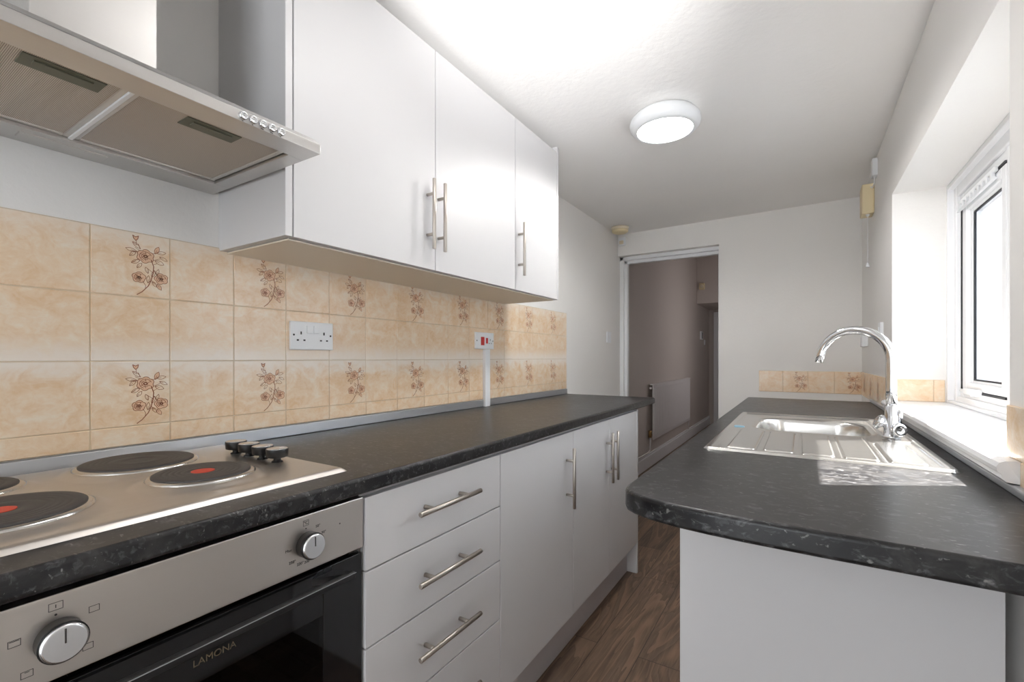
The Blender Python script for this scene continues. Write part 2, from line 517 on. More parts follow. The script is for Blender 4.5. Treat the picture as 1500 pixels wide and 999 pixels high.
bm = BM(); box(bm, WX + 0.022, WX + 0.026, sy0 + 0.05, sy1 - 0.07, sz0 + 0.036, sz1 - 0.048)
link('pane', bm, m_glass, sash)
bm = BM()
frame4(bm, WX + 0.004, WX + 0.05, WY0 + 0.088, MY0 + 0.002, fz0 + 0.054, fz1 - 0.098, 0.030, 0.030, 0.030, 0.050, 0.003)
bead = link('glazing_bead', bm, m_upvc, win)
bm = BM(); box(bm, WX + 0.022, WX + 0.026, WY0 + 0.11, MY0 - 0.02, fz0 + 0.075, fz1 - 0.14)
link('pane', bm, m_glass, win)
# friction stay along the sash head and its arm at the foot
bm = BM()
box(bm, WX - 0.016, WX - 0.005, 2.09, 2.50, sz1 - 0.004, sz1 + 0.012, 0.003)
for k in range(9):
    yy = 2.11 + k * 0.045
    box(bm, WX - 0.018, WX - 0.008, yy, yy + 0.016, sz1 - 0.024, sz1 + 0.002, 0.002)
rod(bm, (WX - 0.014, 2.09, sz1 - 0.026), (WX - 0.014, 2.50, sz1 - 0.026), 0.005)
link('window_stay', bm, m_plast, win)
bm = BM()
box(bm, WX - 0.02, WX - 0.004, 2.25, 2.42, sz0 - 0.014, sz0 + 0.008, 0.004)
box(bm, WX - 0.012, WX - 0.004, 2.42, 2.50, sz0 - 0.008, sz0 + 0.002, 0.002)
rod(bm, (WX - 0.03, 2.27, sz0 - 0.003), (WX - 0.006, 2.27, sz0 - 0.003), 0.012)
link('stay_arm', bm, m_plast, win)
# projecting window board with a rounded moulded nose
bm = BM()
prof = [(1.862, 0.962), (1.628, 0.962), (1.619, 0.958), (1.615, 0.950), (1.617, 0.942), (1.622, 0.938), (1.622, 0.930), (1.628, 0.924), (1.649, 0.922), (1.649, 0.9245), (1.862, 0.9255)]
y0, y1 = WY0 - 0.0, WY1
pr0 = []; pr1 = []
for x, z in prof:
    a = 1.175 if x < 1.6495 else WY0 + 0.001
    pr0.append(bm.verts.new((x, a, z))); pr1.append(bm.verts.new((x, WY1 - 0.001 if x > 1.6495 else WY1 + 0.03, z)))
n = len(prof)
bm.faces.new(pr0); bm.faces.new(pr1)
for i in range(n):
    bm.faces.new((pr0[i], pr0[(i + 1) % n], pr1[(i + 1) % n], pr1[i]))
link('window_sill', bm, m_gloss, win)

# ------------------------------------------------------------------ tiles
def leaf_pts(c, ang, L, w, n=7):
    out = []
    for i in range(n + 1):
        t = i / n; out.append((t * L - L / 2, w * math.sin(PI * t) ** 0.8))
    for i in range(n - 1, 0, -1):
        t = i / n; out.append((t * L - L / 2, -w * math.sin(PI * t) ** 0.8))
    ca, sa = math.cos(ang), math.sin(ang)
    return [(c[0] + x * ca - y * sa, c[1] + x * sa + y * ca) for x, y in out]

def motif():
    """flower spray in tile units: (filled rose shapes, dark strokes)"""
    fills, lines = [], []
    rnd = random.Random(4)
    def flower(c, r, petals, ph, squash=0.92):
        outl = []
        N = petals * 8
        for i in range(N):
            a = 2 * PI * i / N
            rr = r * (0.82 + 0.18 * abs(math.sin(a * petals / 2 + ph)))
            outl.append((c[0] + rr * math.cos(a), c[1] + rr * math.sin(a) * squash))
        fills.append(outl)
        lines.append((outl + [outl[0]], 0.0045))
        for k, f in enumerate((0.66, 0.42)):
            a0 = ph + k * 1.1
            pts = [(c[0] + r * f * math.cos(a0 + t * 0.45), c[1] + r * f * squash * math.sin(a0 + t * 0.45)) for t in range(10)]
            lines.append((pts, 0.0045))
        for k in range(petals):
            a = 2 * PI * k / petals + ph
            lines.append(([(c[0] + r * 0.30 * math.cos(a), c[1] + r * 0.28 * math.sin(a)), (c[0] + r * 0.62 * math.cos(a + 0.25), c[1] + r * 0.58 * math.sin(a + 0.25))], 0.0035))
        cc = [(c[0] + r * 0.2 * math.cos(2 * PI * i / 10), c[1] + r * 0.15 * math.sin(2 * PI * i / 10)) for i in range(10)]
        lines.append((cc + [cc[0]], 0.010))
    flower((0.664, 0.646), 0.118, 6, 0.3)
    flower((0.580, 0.305), 0.092, 5, 1.0)
    flower((0.876, 0.318), 0.096, 5, 0.1)
    fills.append([(0.50, 0.945), (0.536, 0.925), (0.572, 0.945), (0.565, 0.90), (0.54, 0.87), (0.512, 0.90)])
    lines.append(([(0.50, 0.945), (0.536, 0.925), (0.572, 0.945), (0.565, 0.90), (0.54, 0.87), (0.512, 0.90), (0.50, 0.945)], 0.006))
    lines.append(([(0.542, 0.87), (0.55, 0.80)], 0.0035))
    L = [((0.484, 0.715), 2.9, 0.15, 0.026), ((0.545, 0.80), -0.75, 0.13, 0.022), ((0.50, 0.66), 0.75, 0.11, 0.024), ((0.536, 0.545), 0.45, 0.12, 0.026),
         ((0.585, 0.49), 0.9, 0.10, 0.022), ((0.815, 0.765), 1.15, 0.13, 0.030), ((0.875, 0.735), 0.15, 0.13, 0.026), ((0.905, 0.645), -0.45, 0.12, 0.022),
         ((0.85, 0.575), -0.35, 0.13, 0.030), ((0.682, 0.43), 1.9, 0.10, 0.020), ((0.768, 0.385), 1.2, 0.12, 0.022), ((0.70, 0.29), 1.5, 0.12, 0.022),
         ((0.825, 0.42), 1.3, 0.10, 0.018), ((0.846, 0.185), -1.0, 0.11, 0.026), ((0.78, 0.22), -0.9, 0.10, 0.018)]
    for c, a, l, w in L:
        p = leaf_pts(c, a, l, w)
        lines.append((p + [p[0]], 0.0038))
        lines.append(([p[0], c], 0.003))
    fills.append(leaf_pts((0.846, 0.185), -1.0, 0.11, 0.026)); fills.append(leaf_pts((0.815, 0.765), 1.15, 0.13, 0.03))
    lines.append(([(0.555, 0.035), (0.62, 0.085), (0.70, 0.185), (0.735, 0.27), (0.765, 0.40), (0.772, 0.50), (0.74, 0.60)], 0.0075))
    for a_, b_ in (((0.60, 0.72), (0.53, 0.76)), ((0.58, 0.60), (0.50, 0.53)), ((0.75, 0.70), (0.80, 0.72)), ((0.77, 0.60), (0.86, 0.64)), ((0.77, 0.53), (0.82, 0.56)),
                   ((0.55, 0.70), (0.47, 0.70)), ((0.735, 0.27), (0.70, 0.24)), ((0.765, 0.40), (0.69, 0.46)), ((0.74, 0.28), (0.80, 0.24))):
        lines.append(([a_, b_], 0.0035))
    lines.append(([(0.66, 0.13), (0.665, 0.19), (0.63, 0.25)], 0.004))
    lines.append(([(0.60, 0.75), (0.57, 0.82)], 0.004))
    lines.append(([(0.77, 0.45), (0.80, 0.40), (0.83, 0.36)], 0.004))
    return fills, lines
MOT = motif()

def stroke(bm, P, w, mat, clip=None):
    """flat ribbon through 3D points P that lie in one plane; w in metres; nrm = plane normal"""
    pts, nrm = P
    for a, b in zip(pts, pts[1:]):
        d = b - a
        if d.length < 1e-6: continue
        s = nrm.cross(d).normalized() * w / 2
        e = d.normalized() * w * 0.3
        f = bm.faces.new([bm.verts.new(a - s - e), bm.verts.new(b - s + e), bm.verts.new(b + s + e), bm.verts.new(a + s - e)])
        f.material_index = mat

def tile_field(name, O, U, cells, T, mats, parent=None):
    """cells = (u0,u1,v0,v1,flower): tiles set on a plane through O with horizontal axis U and up Z"""
    O = Vector(O); U = Vector(U); V = Vector((0, 0, 1)); N = U.cross(V).normalized() * (-1 if T < 0 else 1)
    th = 0.006
    bm = BM()
    g0 = 0.0009
    us = [c[0] for c in cells] + [c[1] for c in cells]; 
    for u0, u1, v0, v1, fl in cells:
        # grout bed behind each tile
        q = [bm.verts.new(O + U * a + V * b + N * 0.0042) for a, b in ((u0, v0), (u1, v0), (u1, v1), (u0, v1))]
        bm.faces.new(q).material_index = 1
        a0, a1, b0, b1 = u0 + g0, u1 - g0, v0 + g0, v1 - g0
        lo = [bm.verts.new(O + U * a + V * b + N * 0.0) for a, b in ((a0, b0), (a1, b0), (a1, b1), (a0, b1))]
        mi = [bm.verts.new(O + U * a + V * b + N * (th - 0.0015)) for a, b in ((a0, b0), (a1, b0), (a1, b1), (a0, b1))]
        e = 0.0011
        hi = [bm.verts.new(O + U * a + V * b + N * th) for a, b in ((a0 + e, b0 + e), (a1 - e, b0 + e), (a1 - e, b1 - e), (a0 + e, b1 - e))]
        bm.faces.new(hi)
        for r0, r1 in ((lo, mi), (mi, hi)):
            for i in range(4):
                bm.faces.new((r0[i], r0[(i + 1) % 4], r1[(i + 1) % 4], r1[i]))
        if fl:
            fills, lines = MOT
            s = u1 - u0
            def P(p, h): return O + U * (u0 + s * p[0]) + V * (v0 + 0.15 * p[1]) + N * (th + h)
            for poly in fills:
                c = sum((P(p, 0.00015) for p in poly), Vector()) / len(poly)
                cv = bm.verts.new(c); pv = [bm.verts.new(P(p, 0.00015)) for p in poly]
                for i in range(len(pv)):
                    bm.faces.new((cv, pv[i], pv[(i + 1) % len(pv)])).material_index = 3
            for pts, w in lines:
                stroke(bm, ([P(p, 0.0003) for p in pts], N), w * 0.25, 2)
    me = link(name, bm, mats, parent)
    return me

TS, TY = 0.15, 0.364
cells = []
for k in range(-6, 16):
    a, b = TY + k * TS, TY + (k + 1) * TS
    fl = k % 2 == 0
    cells += [(a, b, 1.29, 1.44, fl), (a, b, 1.14, 1.29, False), (a, b, 0.99, 1.14, fl), (a, b, 0.946, 0.99, False)]
o = tile_field('tiled_splashback', (0.0005, 0, 0), (0, 1, 0), cells, 1, [m_tile, m_grout, m_motif, m_petal])
tag(o, 'peach marbled wall tiles with rose sprays behind the hob and long worktop', 'wall tiles')
cells = [(1.054 + i * 0.149, 1.054 + (i + 1) * 0.149, 0.907, 1.055, i % 2 == 1) for i in range(4)]
o = tile_field('tiled_splashback', (0, YE, 0), (1, 0, 0), cells, 1, [m_tile2, m_grout, m_motif, m_petal])
tag(o, 'row of four tan tiles, two with roses, on the end wall beyond the sink', 'wall tiles')
cells = []
y = YE - 0.006
k = 0
while y - 0.15 > 2.59 - 0.001:
    cells.append((y - 0.15, y, 0.907, 1.055, k % 2 == 1)); y -= 0.15; k += 1
cells.append((2.592, y, 0.907, 1.055, False))
o = tile_field('tiled_splashback', (XR, 0, 0), (0, 1, 0), cells, -1, [m_tile2, m_grout, m_motif, m_petal])
tag(o, 'row of tan tiles on the right wall between end wall and window recess', 'wall tiles')
cells = [(XR + 0.001, XR + 0.135, 0.963, 1.055, False), (XR + 0.135, XR + 0.171, 0.963, 1.055, False)]
o = tile_field('tiled_splashback', (0, WY1, 0), (1, 0, 0), cells, 1, [m_tile2, m_grout, m_motif, m_petal])
tag(o, 'short run of tiles inside the far side of the window recess', 'wall tiles')
cells = [(1.09, 1.2, 0.94, 1.06, False), (0.94, 1.09, 0.94, 1.06, True), (0.79, 0.94, 0.94, 1.06, False)]
o = tile_field('tiled_splashback', (XR, 0, 0), (0, 1, 0), [(1.08, 1.235, 0.963, 1.06, False), (1.08, 1.17, 0.906, 0.963, False), (0.93, 1.08, 0.906, 1.06, True), (0.78, 0.93, 0.906, 1.06, False)], -1, [m_tile2, m_grout, m_motif, m_petal])
tag(o, 'tan tiles on the right wall at the near end of the window board', 'wall tiles')

# ------------------------------------------------------------------ worktops
def sdf_rr(x, y, cx, cy, hx, hy, r):
    qx = abs(x - cx) - hx + r; qy = abs(y - cy) - hy + r
    return math.hypot(max(qx, 0), max(qy, 0)) + min(max(qx, qy), 0) - r

def inset(loop, d, fixed):
    """move each outline point inwards by d (outline counter-clockwise); fixed(i) keeps wall-side points"""
    n = len(loop); out = []
    for i in range(n):
        p = Vector(loop[i]); a = Vector(loop[i - 1]); b = Vector(loop[(i + 1) % n])
        e1 = (p - a).normalized(); e2 = (b - p).normalized()
        n1 = Vector((-e1.y, e1.x)); n2 = Vector((-e2.y, e2.x))
        d1 = 0 if fixed(a, p) else d; d2 = 0 if fixed(p, b) else d
        det = n1.x * n2.y - n1.y * n2.x
        if abs(det) < 1e-4:
            q = p + n1 * max(d1, d2) if d1 == d2 else p + n1 * d1
        else:
            c1 = d1; c2 = d2
            q = p + Vector(((c1 * n2.y - c2 * n1.y) / det, (n1.x * c2 - n2.x * c1) / det))
        out.append(q)
    return out

def worktop(name, outline, fixed, hole, z1=0.905, th=0.038):
    bm = BM()
    prof = [(0.006, -th), (0.0015, -th + 0.002), (0.0, -th + 0.006), (0.0, -th + 0.0075), (0.0, -0.0075), (0.0, -0.006), (0.0015, -0.002), (0.006, 0.0)]
    rings = []
    for d, h in prof:
        rings.append([bm.verts.new((p[0], p[1], z1 + h)) for p in inset(outline, d, fixed)])
    n = len(outline)
    for a, b in zip(rings, rings[1:]):
        for i in range(n):
            f = bm.faces.new((a[i], a[(i + 1) % n], b[(i + 1) % n], b[i])); f.smooth = True
    def cap(ring, z):
        es = [bm.edges.get((ring[i], ring[(i + 1) % n])) for i in range(n)]
        hv = []
        if hole:
            hv = [bm.verts.new((x, y, z)) for x, y in hole]
            es += [bm.edges.new((hv[i], hv[(i + 1) % len(hv)])) for i in range(len(hv))]
        bmesh.ops.triangle_fill(bm, edges=es, use_beauty=True, use_dissolve=False)
        return hv
    h1 = cap(rings[-1], z1); h0 = cap(rings[0], z1 - th)
    for i in range(len(h1)):
        bm.faces.new((h0[i], h0[(i + 1) % len(h1)], h1[(i + 1) % len(h1)], h1[i]))
    return link(name, bm, m_top)

def arc(cx, cy, r, a0, a1, n):
    return [(cx + r * math.cos(R(a0 + (a1 - a0) * i / n)), cy + r * math.sin(R(a0 + (a1 - a0) * i / n))) for i in range(n + 1)]

outl = [(0.001, -0.85), (0.584, -0.85)] + [(0.584, y) for y in (0.5, 1.5, 2.5)] + arc(0.564, 2.747, 0.020, 0, 90, 5) + [(0.001, 2.767)]
wt = worktop('worktop', outl, lambda a, b: abs(a.x - 0.001) < 1e-4 and abs(b.x - 0.001) < 1e-4, None, 0.912, 0.034)
tag(wt, 'long charcoal speckled laminate worktop carrying the hob on the left', 'worktop')
hole = []
HCX, HCY, HHX, HHY = 1.342, 1.945, 0.172, 0.185
for qx, qy, a in ((1, 1, 0), (-1, 1, 90), (-1, -1, 180), (1, -1, 270)):
    hole += arc(HCX + qx * (HHX - 0.09), HCY + qy * (HHY - 0.09), 0.09, a, a + 90, 6)
outl = [(1.645, 3.2), (1.033, 3.2), (1.033, 2.2), (1.033, 1.2), (1.033, 0.872), (1.036, 0.850), (1.045, 0.832), (1.062, 0.817), (1.09, 0.802), (1.14, 0.788), (1.19, 0.781), (1.24, 0.777), (1.34, 0.775), (1.53, 0.775), (1.645, 0.775)]
wt = worktop('worktop', outl, lambda a, b: (abs(a.x - 1.645) < 1e-4 and abs(b.x - 1.645) < 1e-4), hole)
tag(wt, 'charcoal speckled worktop with curved near end, holding the steel sink', 'worktop')

bm = BM(); box(bm, 0.001, 0.012, -0.85, 2.765, 0.9125, 0.944, 0.002)
tag(link('upstand_strip', bm, m_alu), 'grey metal sealing strip along the back of the long hob worktop', 'worktop trim')
bm = BM(); box(bm, 1.632, 1.648, 0.76, 3.2, 0.9055, 0.921, 0.003)
tag(link('upstand_strip', bm, m_alu), 'grey metal sealing strip below the white window board', 'worktop trim')

# ------------------------------------------------------------------ handles
def bar_handle(parent, p, axis, out, L=0.222, stand=0.032, gap=0.128, r=0.006):
    """p = centre of the bar's foot on the door face"""
    p = Vector(p); ax = Vector(axis); o = Vector(out)
    bm = BM()
    rod(bm, p + o * stand - ax * L / 2, p + o * stand + ax * L / 2, r, 20)
    for s in (-1, 1):
        rod(bm, p + ax * s * gap / 2, p + ax * s * gap / 2 + o * stand, 0.005, 14, 0.0004)
    return link('handle', bm, m_nickel, parent)

def slab(name, x0, x1, y0, y1, z0, z1, parent, mat=None):
    bm = BM(); box(bm, x0, x1, y0, y1, z0, z1, 0.0012, 2)
    return link(name, bm, mat or m_door, parent)

def carcass(parent, x0, x1, y0, y1, z0, z1, open_side, top=True):
    t = 0.016; bm = BM()
    box(bm, x0, x1, y0, y0 + t, z0, z1); box(bm, x0, x1, y1 - t, y1, z0, z1)
    box(bm, x0, x1, y0 + t, y1 - t, z0, z0 + t)
    if top: box(bm, x0, x1, y0 + t, y1 - t, z1 - t, z1)
    if open_side > 0: box(bm, x0, x0 + 0.006, y0 + t, y1 - t, z0 + t, z1 - (t if top else 0))
    else: box(bm, x1 - 0.006, x1, y0 + t, y1 - t, z0 + t, z1 - (t if top else 0))
    return link('carcass', bm, m_carc, parent)

# ------------------------------------------------------------------ wall cabinets
WZA, WZB, WF = 1.432, 2.150, 0.305
c1 = thing('wall_cabinet', 'double door white wall cabinet nearest the cooker hood', 'kitchen cabinet', (0.15, 1.14, WZA))
carcass(c1, 0.001, WF - 0.020, 0.646, 1.639, WZA, WZB, 1)
for a, b, hy in ((0.648, 1.1425, 1.105), (1.1455, 1.6385, 1.158)):
    d = slab('door', WF - 0.018, WF, a, b, WZA, WZB, c1)
    bar_handle(d, (WF, hy, 1.603), (0, 0, 1), (1, 0, 0), stand=0.030)
c2 = thing('wall_cabinet', 'narrow single door white wall cabinet at the far end', 'kitchen cabinet', (0.15, 1.83, WZA))
carcass(c2, 0.001, WF - 0.020, 1.640, 2.024, WZA, WZB, 1)
d = slab('door', WF - 0.018, WF, 1.6415, 2.023, WZA, WZB, c2)
bar_handle(d, (WF, 1.665, 1.603), (0, 0, 1), (1, 0, 0), stand=0.030)
o = slab('end_panel', 0.001, WF, 0.627, 0.645, WZA, 2.178, None, m_door)
tag(o, 'pale grey end panel of the wall cabinets beside the cooker hood', 'cabinet panel')
o = slab('end_panel', 0.001, WF, 2.0245, 2.043, WZA, 2.178, None, m_door)
tag(o, 'white end panel on the far end of the wall cabinets', 'cabinet panel')
o = slab('underside_panel', 0.001, WF - 0.02, 0.646, 2.024, WZA - 0.0045, WZA - 0.0005, None, Mat('flash_paled_board', srgb(236, 226, 210), 0.35).m)  # cream colour stands in for flash light reaching the underside
tag(o, 'flat board closing the underside of the wall cabinets, coloured pale for flash light', 'cabinet panel')

# ------------------------------------------------------------------ base cabinets, left
BF = 0.574; ZA, ZB = 0.163, 0.866
dc = thing('drawer_cabinet', 'white four drawer base cabinet right beside the oven', 'kitchen cabinet', (0.3, 0.856, FZ))
carcass(dc, 0.03, BF - 0.02, 0.630, 1.120, ZA, 0.870, 1)
for a, b in ((0.718, ZB), (0.561, 0.7145), (0.391, 0.5575), (ZA, 0.3875)):
    d = slab('drawer', BF - 0.018, BF, 0.631, 1.1195, a, b, dc)
    hz = {0.718: 0.801, 0.561: 0.643, 0.391: 0.480}.get(a, 0.30)
    bar_handle(d, (BF, 0.868, hz), (0, 1, 0), (1, 0, 0), L=0.227)
b1 = thing('base_cabinet', 'single door white base cabinet next to the drawers', 'kitchen cabinet', (0.3, 1.345, FZ))
carcass(b1, 0.03, BF - 0.02, 1.122, 1.628, ZA, 0.870, 1)
d = slab('door', BF - 0.018, BF, 1.1225, 1.6275, ZA, ZB, b1)
bar_handle(d, (BF, 1.567, 0.702), (0, 0, 1), (1, 0, 0))
b2 = thing('base_cabinet', 'double door white base cabinet at the far end of the left run', 'kitchen cabinet', (0.3, 1.99, FZ))
carcass(b2, 0.03, BF - 0.02, 1.630, 2.434, ZA, 0.870, 1)
for a, b, hy in ((1.6305, 2.0205, 1.980), (2.0235, 2.433, 2.046)):
    d = slab('door', BF - 0.018, BF, a, b, ZA, ZB, b2)
    bar_handle(d, (BF, hy, 0.702), (0, 0, 1), (1, 0, 0))
o = slab('end_panel', 0.03, BF, 2.4355, 2.454, FZ, 0.871, None)
tag(o, 'white end panel reaching the floor beside the doorway end cabinets', 'cabinet panel')
o = slab('plinth', 0.504, 0.520, 0.630, 2.435, FZ, 0.162, None, m_plinth)
tag(o, 'grey kickboard under the left base cabinets', 'kickboard')
o = slab('end_panel', 0.03, BF - 0.01, 0.000, 0.018, FZ, 0.870, None)
tag(o, 'white panel on the near side of the built in oven', 'cabinet panel')

# ------------------------------------------------------------------ right cabinets
RP = slab('end_panel', 1.070, 1.621, 1.15, 1.168, FZ, 0.867, None)
tag(RP, 'large plain panel under the curved end of the sink worktop', 'cabinet panel')
def right_cab(y0, y1, label):
    c = thing('base_cabinet', label, 'kitchen cabinet', (1.35, (y0 + y1) / 2, FZ))
    carcass(c, 1.09, 1.60, y0, y1, ZA, 0.866, -1, top=False)
    m = (y0 + y1) / 2
    for a, b, hy in ((y0 + 0.001, m - 0.0015, m - 0.045), (m + 0.0015, y1 - 0.001, m + 0.045)):
        d = slab('door', 1.070, 1.088, a, b, ZA, ZB, c)
        bar_handle(d, (1.070, hy, 0.713), (0, 0, 1), (-1, 0, 0))
right_cab(1.170, 2.169, 'white base cabinet under the steel sink')
right_cab(2.171, 3.170, 'white base cabinet under the far end of the sink worktop')
o = slab('plinth', 1.125, 1.141, 1.170, 3.17, FZ, 0.150, None, m_plinth)
tag(o, 'grey kickboard under the sink cabinets', 'kickboard')

# ------------------------------------------------------------------ cooker hood
HZ = 1.578
hood = thing('cooker_hood', 'stainless steel chimney cooker hood above the hob', 'cooker hood', (0.0, 0.311, HZ))
bm = BM()
HY0, HY1, HX = 0.011, 0.613, 0.455
def quad(bm, *p, mat=0):
    f = bm.faces.new([bm.verts.new(q) for q in p]); f.material_index = mat; return f
# underside ring around the filter opening
fx0, fx1, fy0, fy1 = 0.085, 0.395, 0.045, 0.578
zt, zc = HZ + 0.020, HZ + 0.031
box(bm, 0.001, fx0, HY0, HY1, HZ, zt, 0.001); box(bm, fx1, HX, HY0, HY1, HZ, zt, 0.001)
box(bm, fx0, fx1, HY0, fy0, HZ, zt, 0.001); box(bm, fx0, fx1, fy1, HY1, HZ, zt, 0.001)
# chamfered top flange and shallow roof up to the chimney
def ringz(x1, y0, y1, z): return [Vector((0.001, y0, z)), Vector((x1, y0, z)), Vector((x1, y1, z)), Vector((0.001, y1, z))]
r1 = ringz(HX, HY0, HY1, zt); r2 = ringz(HX - 0.010, HY0 + 0.01, HY1 - 0.01, zc); r3 = ringz(0.245, 0.217, 0.405, zc + 0.05)
for a, b in ((r1, r2), (r2, r3)):
    for i in range(4):
        quad(bm, a[i], a[(i + 1) % 4], b[(i + 1) % 4], b[i])
for k, yy in enumerate((0.452, 0.470, 0.488, 0.506, 0.524)):
    w = 0.003 if k in (2, 3) else 0.0012
    box(bm, HX - 0.0003, HX + 0.0003, yy - w, yy + w, HZ + 0.0008, HZ + 0.0020, mat=1)
link('canopy', bm, [m_hood, m_ink], hood)
bm = BM(); box(bm, 0.001, 0.240, 0.222, 0.400, zc + 0.046, 2.176, 0.002)
link('chimney', bm, m_hood, hood)
for a, b, hy in ((fy0 + 0.002, 0.309, 0.235), (0.313, fy1 - 0.002, 0.445)):
    bm = BM()
    frame = 0.010
    zf = HZ + 0.006
    box(bm, fx0 + 0.002, fx1 - 0.002, a, a + frame, zf, zf + 0.01, 0.002, mat=0); box(bm, fx0 + 0.002, fx1 - 0.002, b - frame, b, zf, zf + 0.01, 0.002)
    box(bm, fx0 + 0.002, fx0 + 0.002 + frame, a + frame, b - frame, zf, zf + 0.01, 0.002); box(bm, fx1 - 0.002 - frame, fx1 - 0.002, a + frame, b - frame, zf, zf + 0.01, 0.002)
    n0 = len(bm.faces)
    box(bm, fx0 + 0.012, fx1 - 0.012, a + frame, b - frame, zf + 0.002, zf + 0.009, mat=1)
    fl = link('filter', bm, [m_hood, m_mesh], hood)
    bm = BM()
    box(bm, fx1 - 0.062, fx1 - 0.020, hy - 0.048, hy + 0.048, zf + 0.0005, zf + 0.004, 0.001)
    box(bm, fx1 - 0.046, fx1 - 0.030, hy - 0.034, hy + 0.034, zf - 0.002, zf + 0.001, 0.0008)
    link('filter_catch', bm, m_olive, fl)
bm = BM()
box(bm, fx0 + 0.001, fx1 - 0.001, 0.3075, 0.3145, HZ + 0.003, HZ + 0.012, 0.001)
link('filter_divider', bm, m_plast, hood)
bm = BM(); box(bm, 0.030, 0.062, 0.245, 0.378, HZ - 0.002, HZ + 0.003, 0.0015)
link('lamp_cover', bm, m_hood, hood)
for k, yy in enumerate((0.452, 0.470, 0.488, 0.506, 0.524)):
    bm = BM()
    lathe(bm, (HX, yy, HZ + 0.010), (1, 0, 0), [(0.0075, -0.001), (0.0078, 0.003), (0.0066, 0.0065), (0.0045, 0.0065), (0.004, 0.0045), (0.0015, 0.0045)], 20)
    bt = link('button', bm, m_chrome, hood)

# ------------------------------------------------------------------ hob
hob = thing('electric_hob', 'stainless steel four plate electric hob set in the worktop', 'hob', (0.275, 0.341, 0.905))
bm = BM()
hx0, hx1, hy0, hy1 = 0.024, 0.516, 0.046, 0.632
zt = 0.921
NX, NY = 100, 118
plates = [(0.155, 0.400, 0.093, False), (0.366, 0.426, 0.0775, True), (0.155, 0.150, 0.0755, False), (0.372, 0.164, 0.092, True)]
def hob_z(x, y):
    e = -sdf_rr(x, y, (hx0 + hx1) / 2, (hy0 + hy1) / 2, (hx1 - hx0) / 2, (hy1 - hy0) / 2, 0.008)
    z = 0.9125 + (zt - 0.9125) * min(1, max(0, e / 0.010)) ** 0.6
    for cx, cy, r, _ in plates:
        d = math.hypot(x - cx, y - cy) - r
        if d < 0.032:
            t = max(0, min(1, (0.032 - d) / 0.024)); z += 0.0085 * t * t * (3 - 2 * t)
    return z
grid = []
for i in range(NX + 1):
    row = []
    for j in range(NY + 1):
        x = hx0 + (hx1 - hx0) * i / NX; y = hy0 + (hy1 - hy0) * j / NY
        row.append(bm.verts.new((x, y, hob_z(x, y))))
    grid.append(row)
for i in range(NX):
    for j in range(NY):
        f = bm.faces.new((grid[i][j], grid[i + 1][j], grid[i + 1][j + 1], grid[i][j + 1])); f.smooth = True
link('hob_top', bm, m_steel, hob)
for cx, cy, r, red in plates:
    bm = BM()
    lathe(bm, (cx, cy, 0.9270), (0, 0, 1), [(r + 0.010, -0.001), (r + 0.0095, 0.004), (r + 0.005, 0.0065), (r - 0.002, 0.0065)], 64, cap=False)
    rim = link('plate_rim', bm, m_sink, hob)
    bm = BM()
    prof = [(r + 0.001, 0.0), (r + 0.001, 0.0080), (r - 0.0015, 0.0098), (r - 0.012, 0.0098)]
    for k in range(4):
        rr = r - 0.016 - k * 0.009
        prof += [(rr + 0.0015, 0.0098), (rr, 0.0092), (rr - 0.0015, 0.0098)]
    prof += [(0.024, 0.0098), (0.022, 0.0088)]
    lathe(bm, (cx, cy, 0.9270), (0, 0, 1), prof, 64)
    pl = link('hotplate', bm, m_iron, hob)
    if red:
        bm = BM(); lathe(bm, (cx, cy, 0.9270 + 0.0089), (0, 0, 1), [(0.019, 0), (0.019, 0.0006), (0.018, 0.0008)], 32)
        link('red_centre', bm, m_dot, pl)
for k in range(4):
    x = 0.178 + k * 0.0565; y = 0.582
    bm = BM()
    lathe(bm, (x, y, 0.920), (0, 0, 1), [(0.012, 0), (0.011, 0.003), (0.0075, 0.005), (0.0075, 0.010), (0.018, 0.0115), (0.0215, 0.013), (0.0228, 0.0285), (0.0222, 0.030)], 32)
    kb = link('control_knob', bm, m_black, hob)
    bm = BM()
    lathe(bm, (x, y, 0.950), (0, 0, 1), [(0.0212, 0), (0.0208, 0.0008), (0.005, 0.001)], 32)
    box(bm, x - 0.0008, x + 0.0008, y + 0.004, y + 0.018, 0.9507, 0.9512)
    link('knob_cap', bm, m_knob, kb)

# ------------------------------------------------------------------ oven
ov = thing('built_in_oven', 'built in electric oven with steel fascia and black glass door', 'oven', (0.3, 0.316, 0.28))
OX = 0.571; oy0, oy1 = 0.020, 0.6275
bm = BM()
t = 0.012
box(bm, 0.05, 0.54, oy0 + 0.01, oy0 + 0.01 + t, 0.20, 0.862); box(bm, 0.05, 0.54, oy1 - 0.01 - t, oy1 - 0.01, 0.20, 0.862)
box(bm, 0.05, 0.54, oy0 + 0.02, oy1 - 0.02, 0.20, 0.26); box(bm, 0.05, 0.54, oy0 + 0.02, oy1 - 0.02, 0.775, 0.862); box(bm, 0.05, 0.06, oy0 + 0.02, oy1 - 0.02, 0.26, 0.775)
link('oven_body', bm, m_cavity, ov)
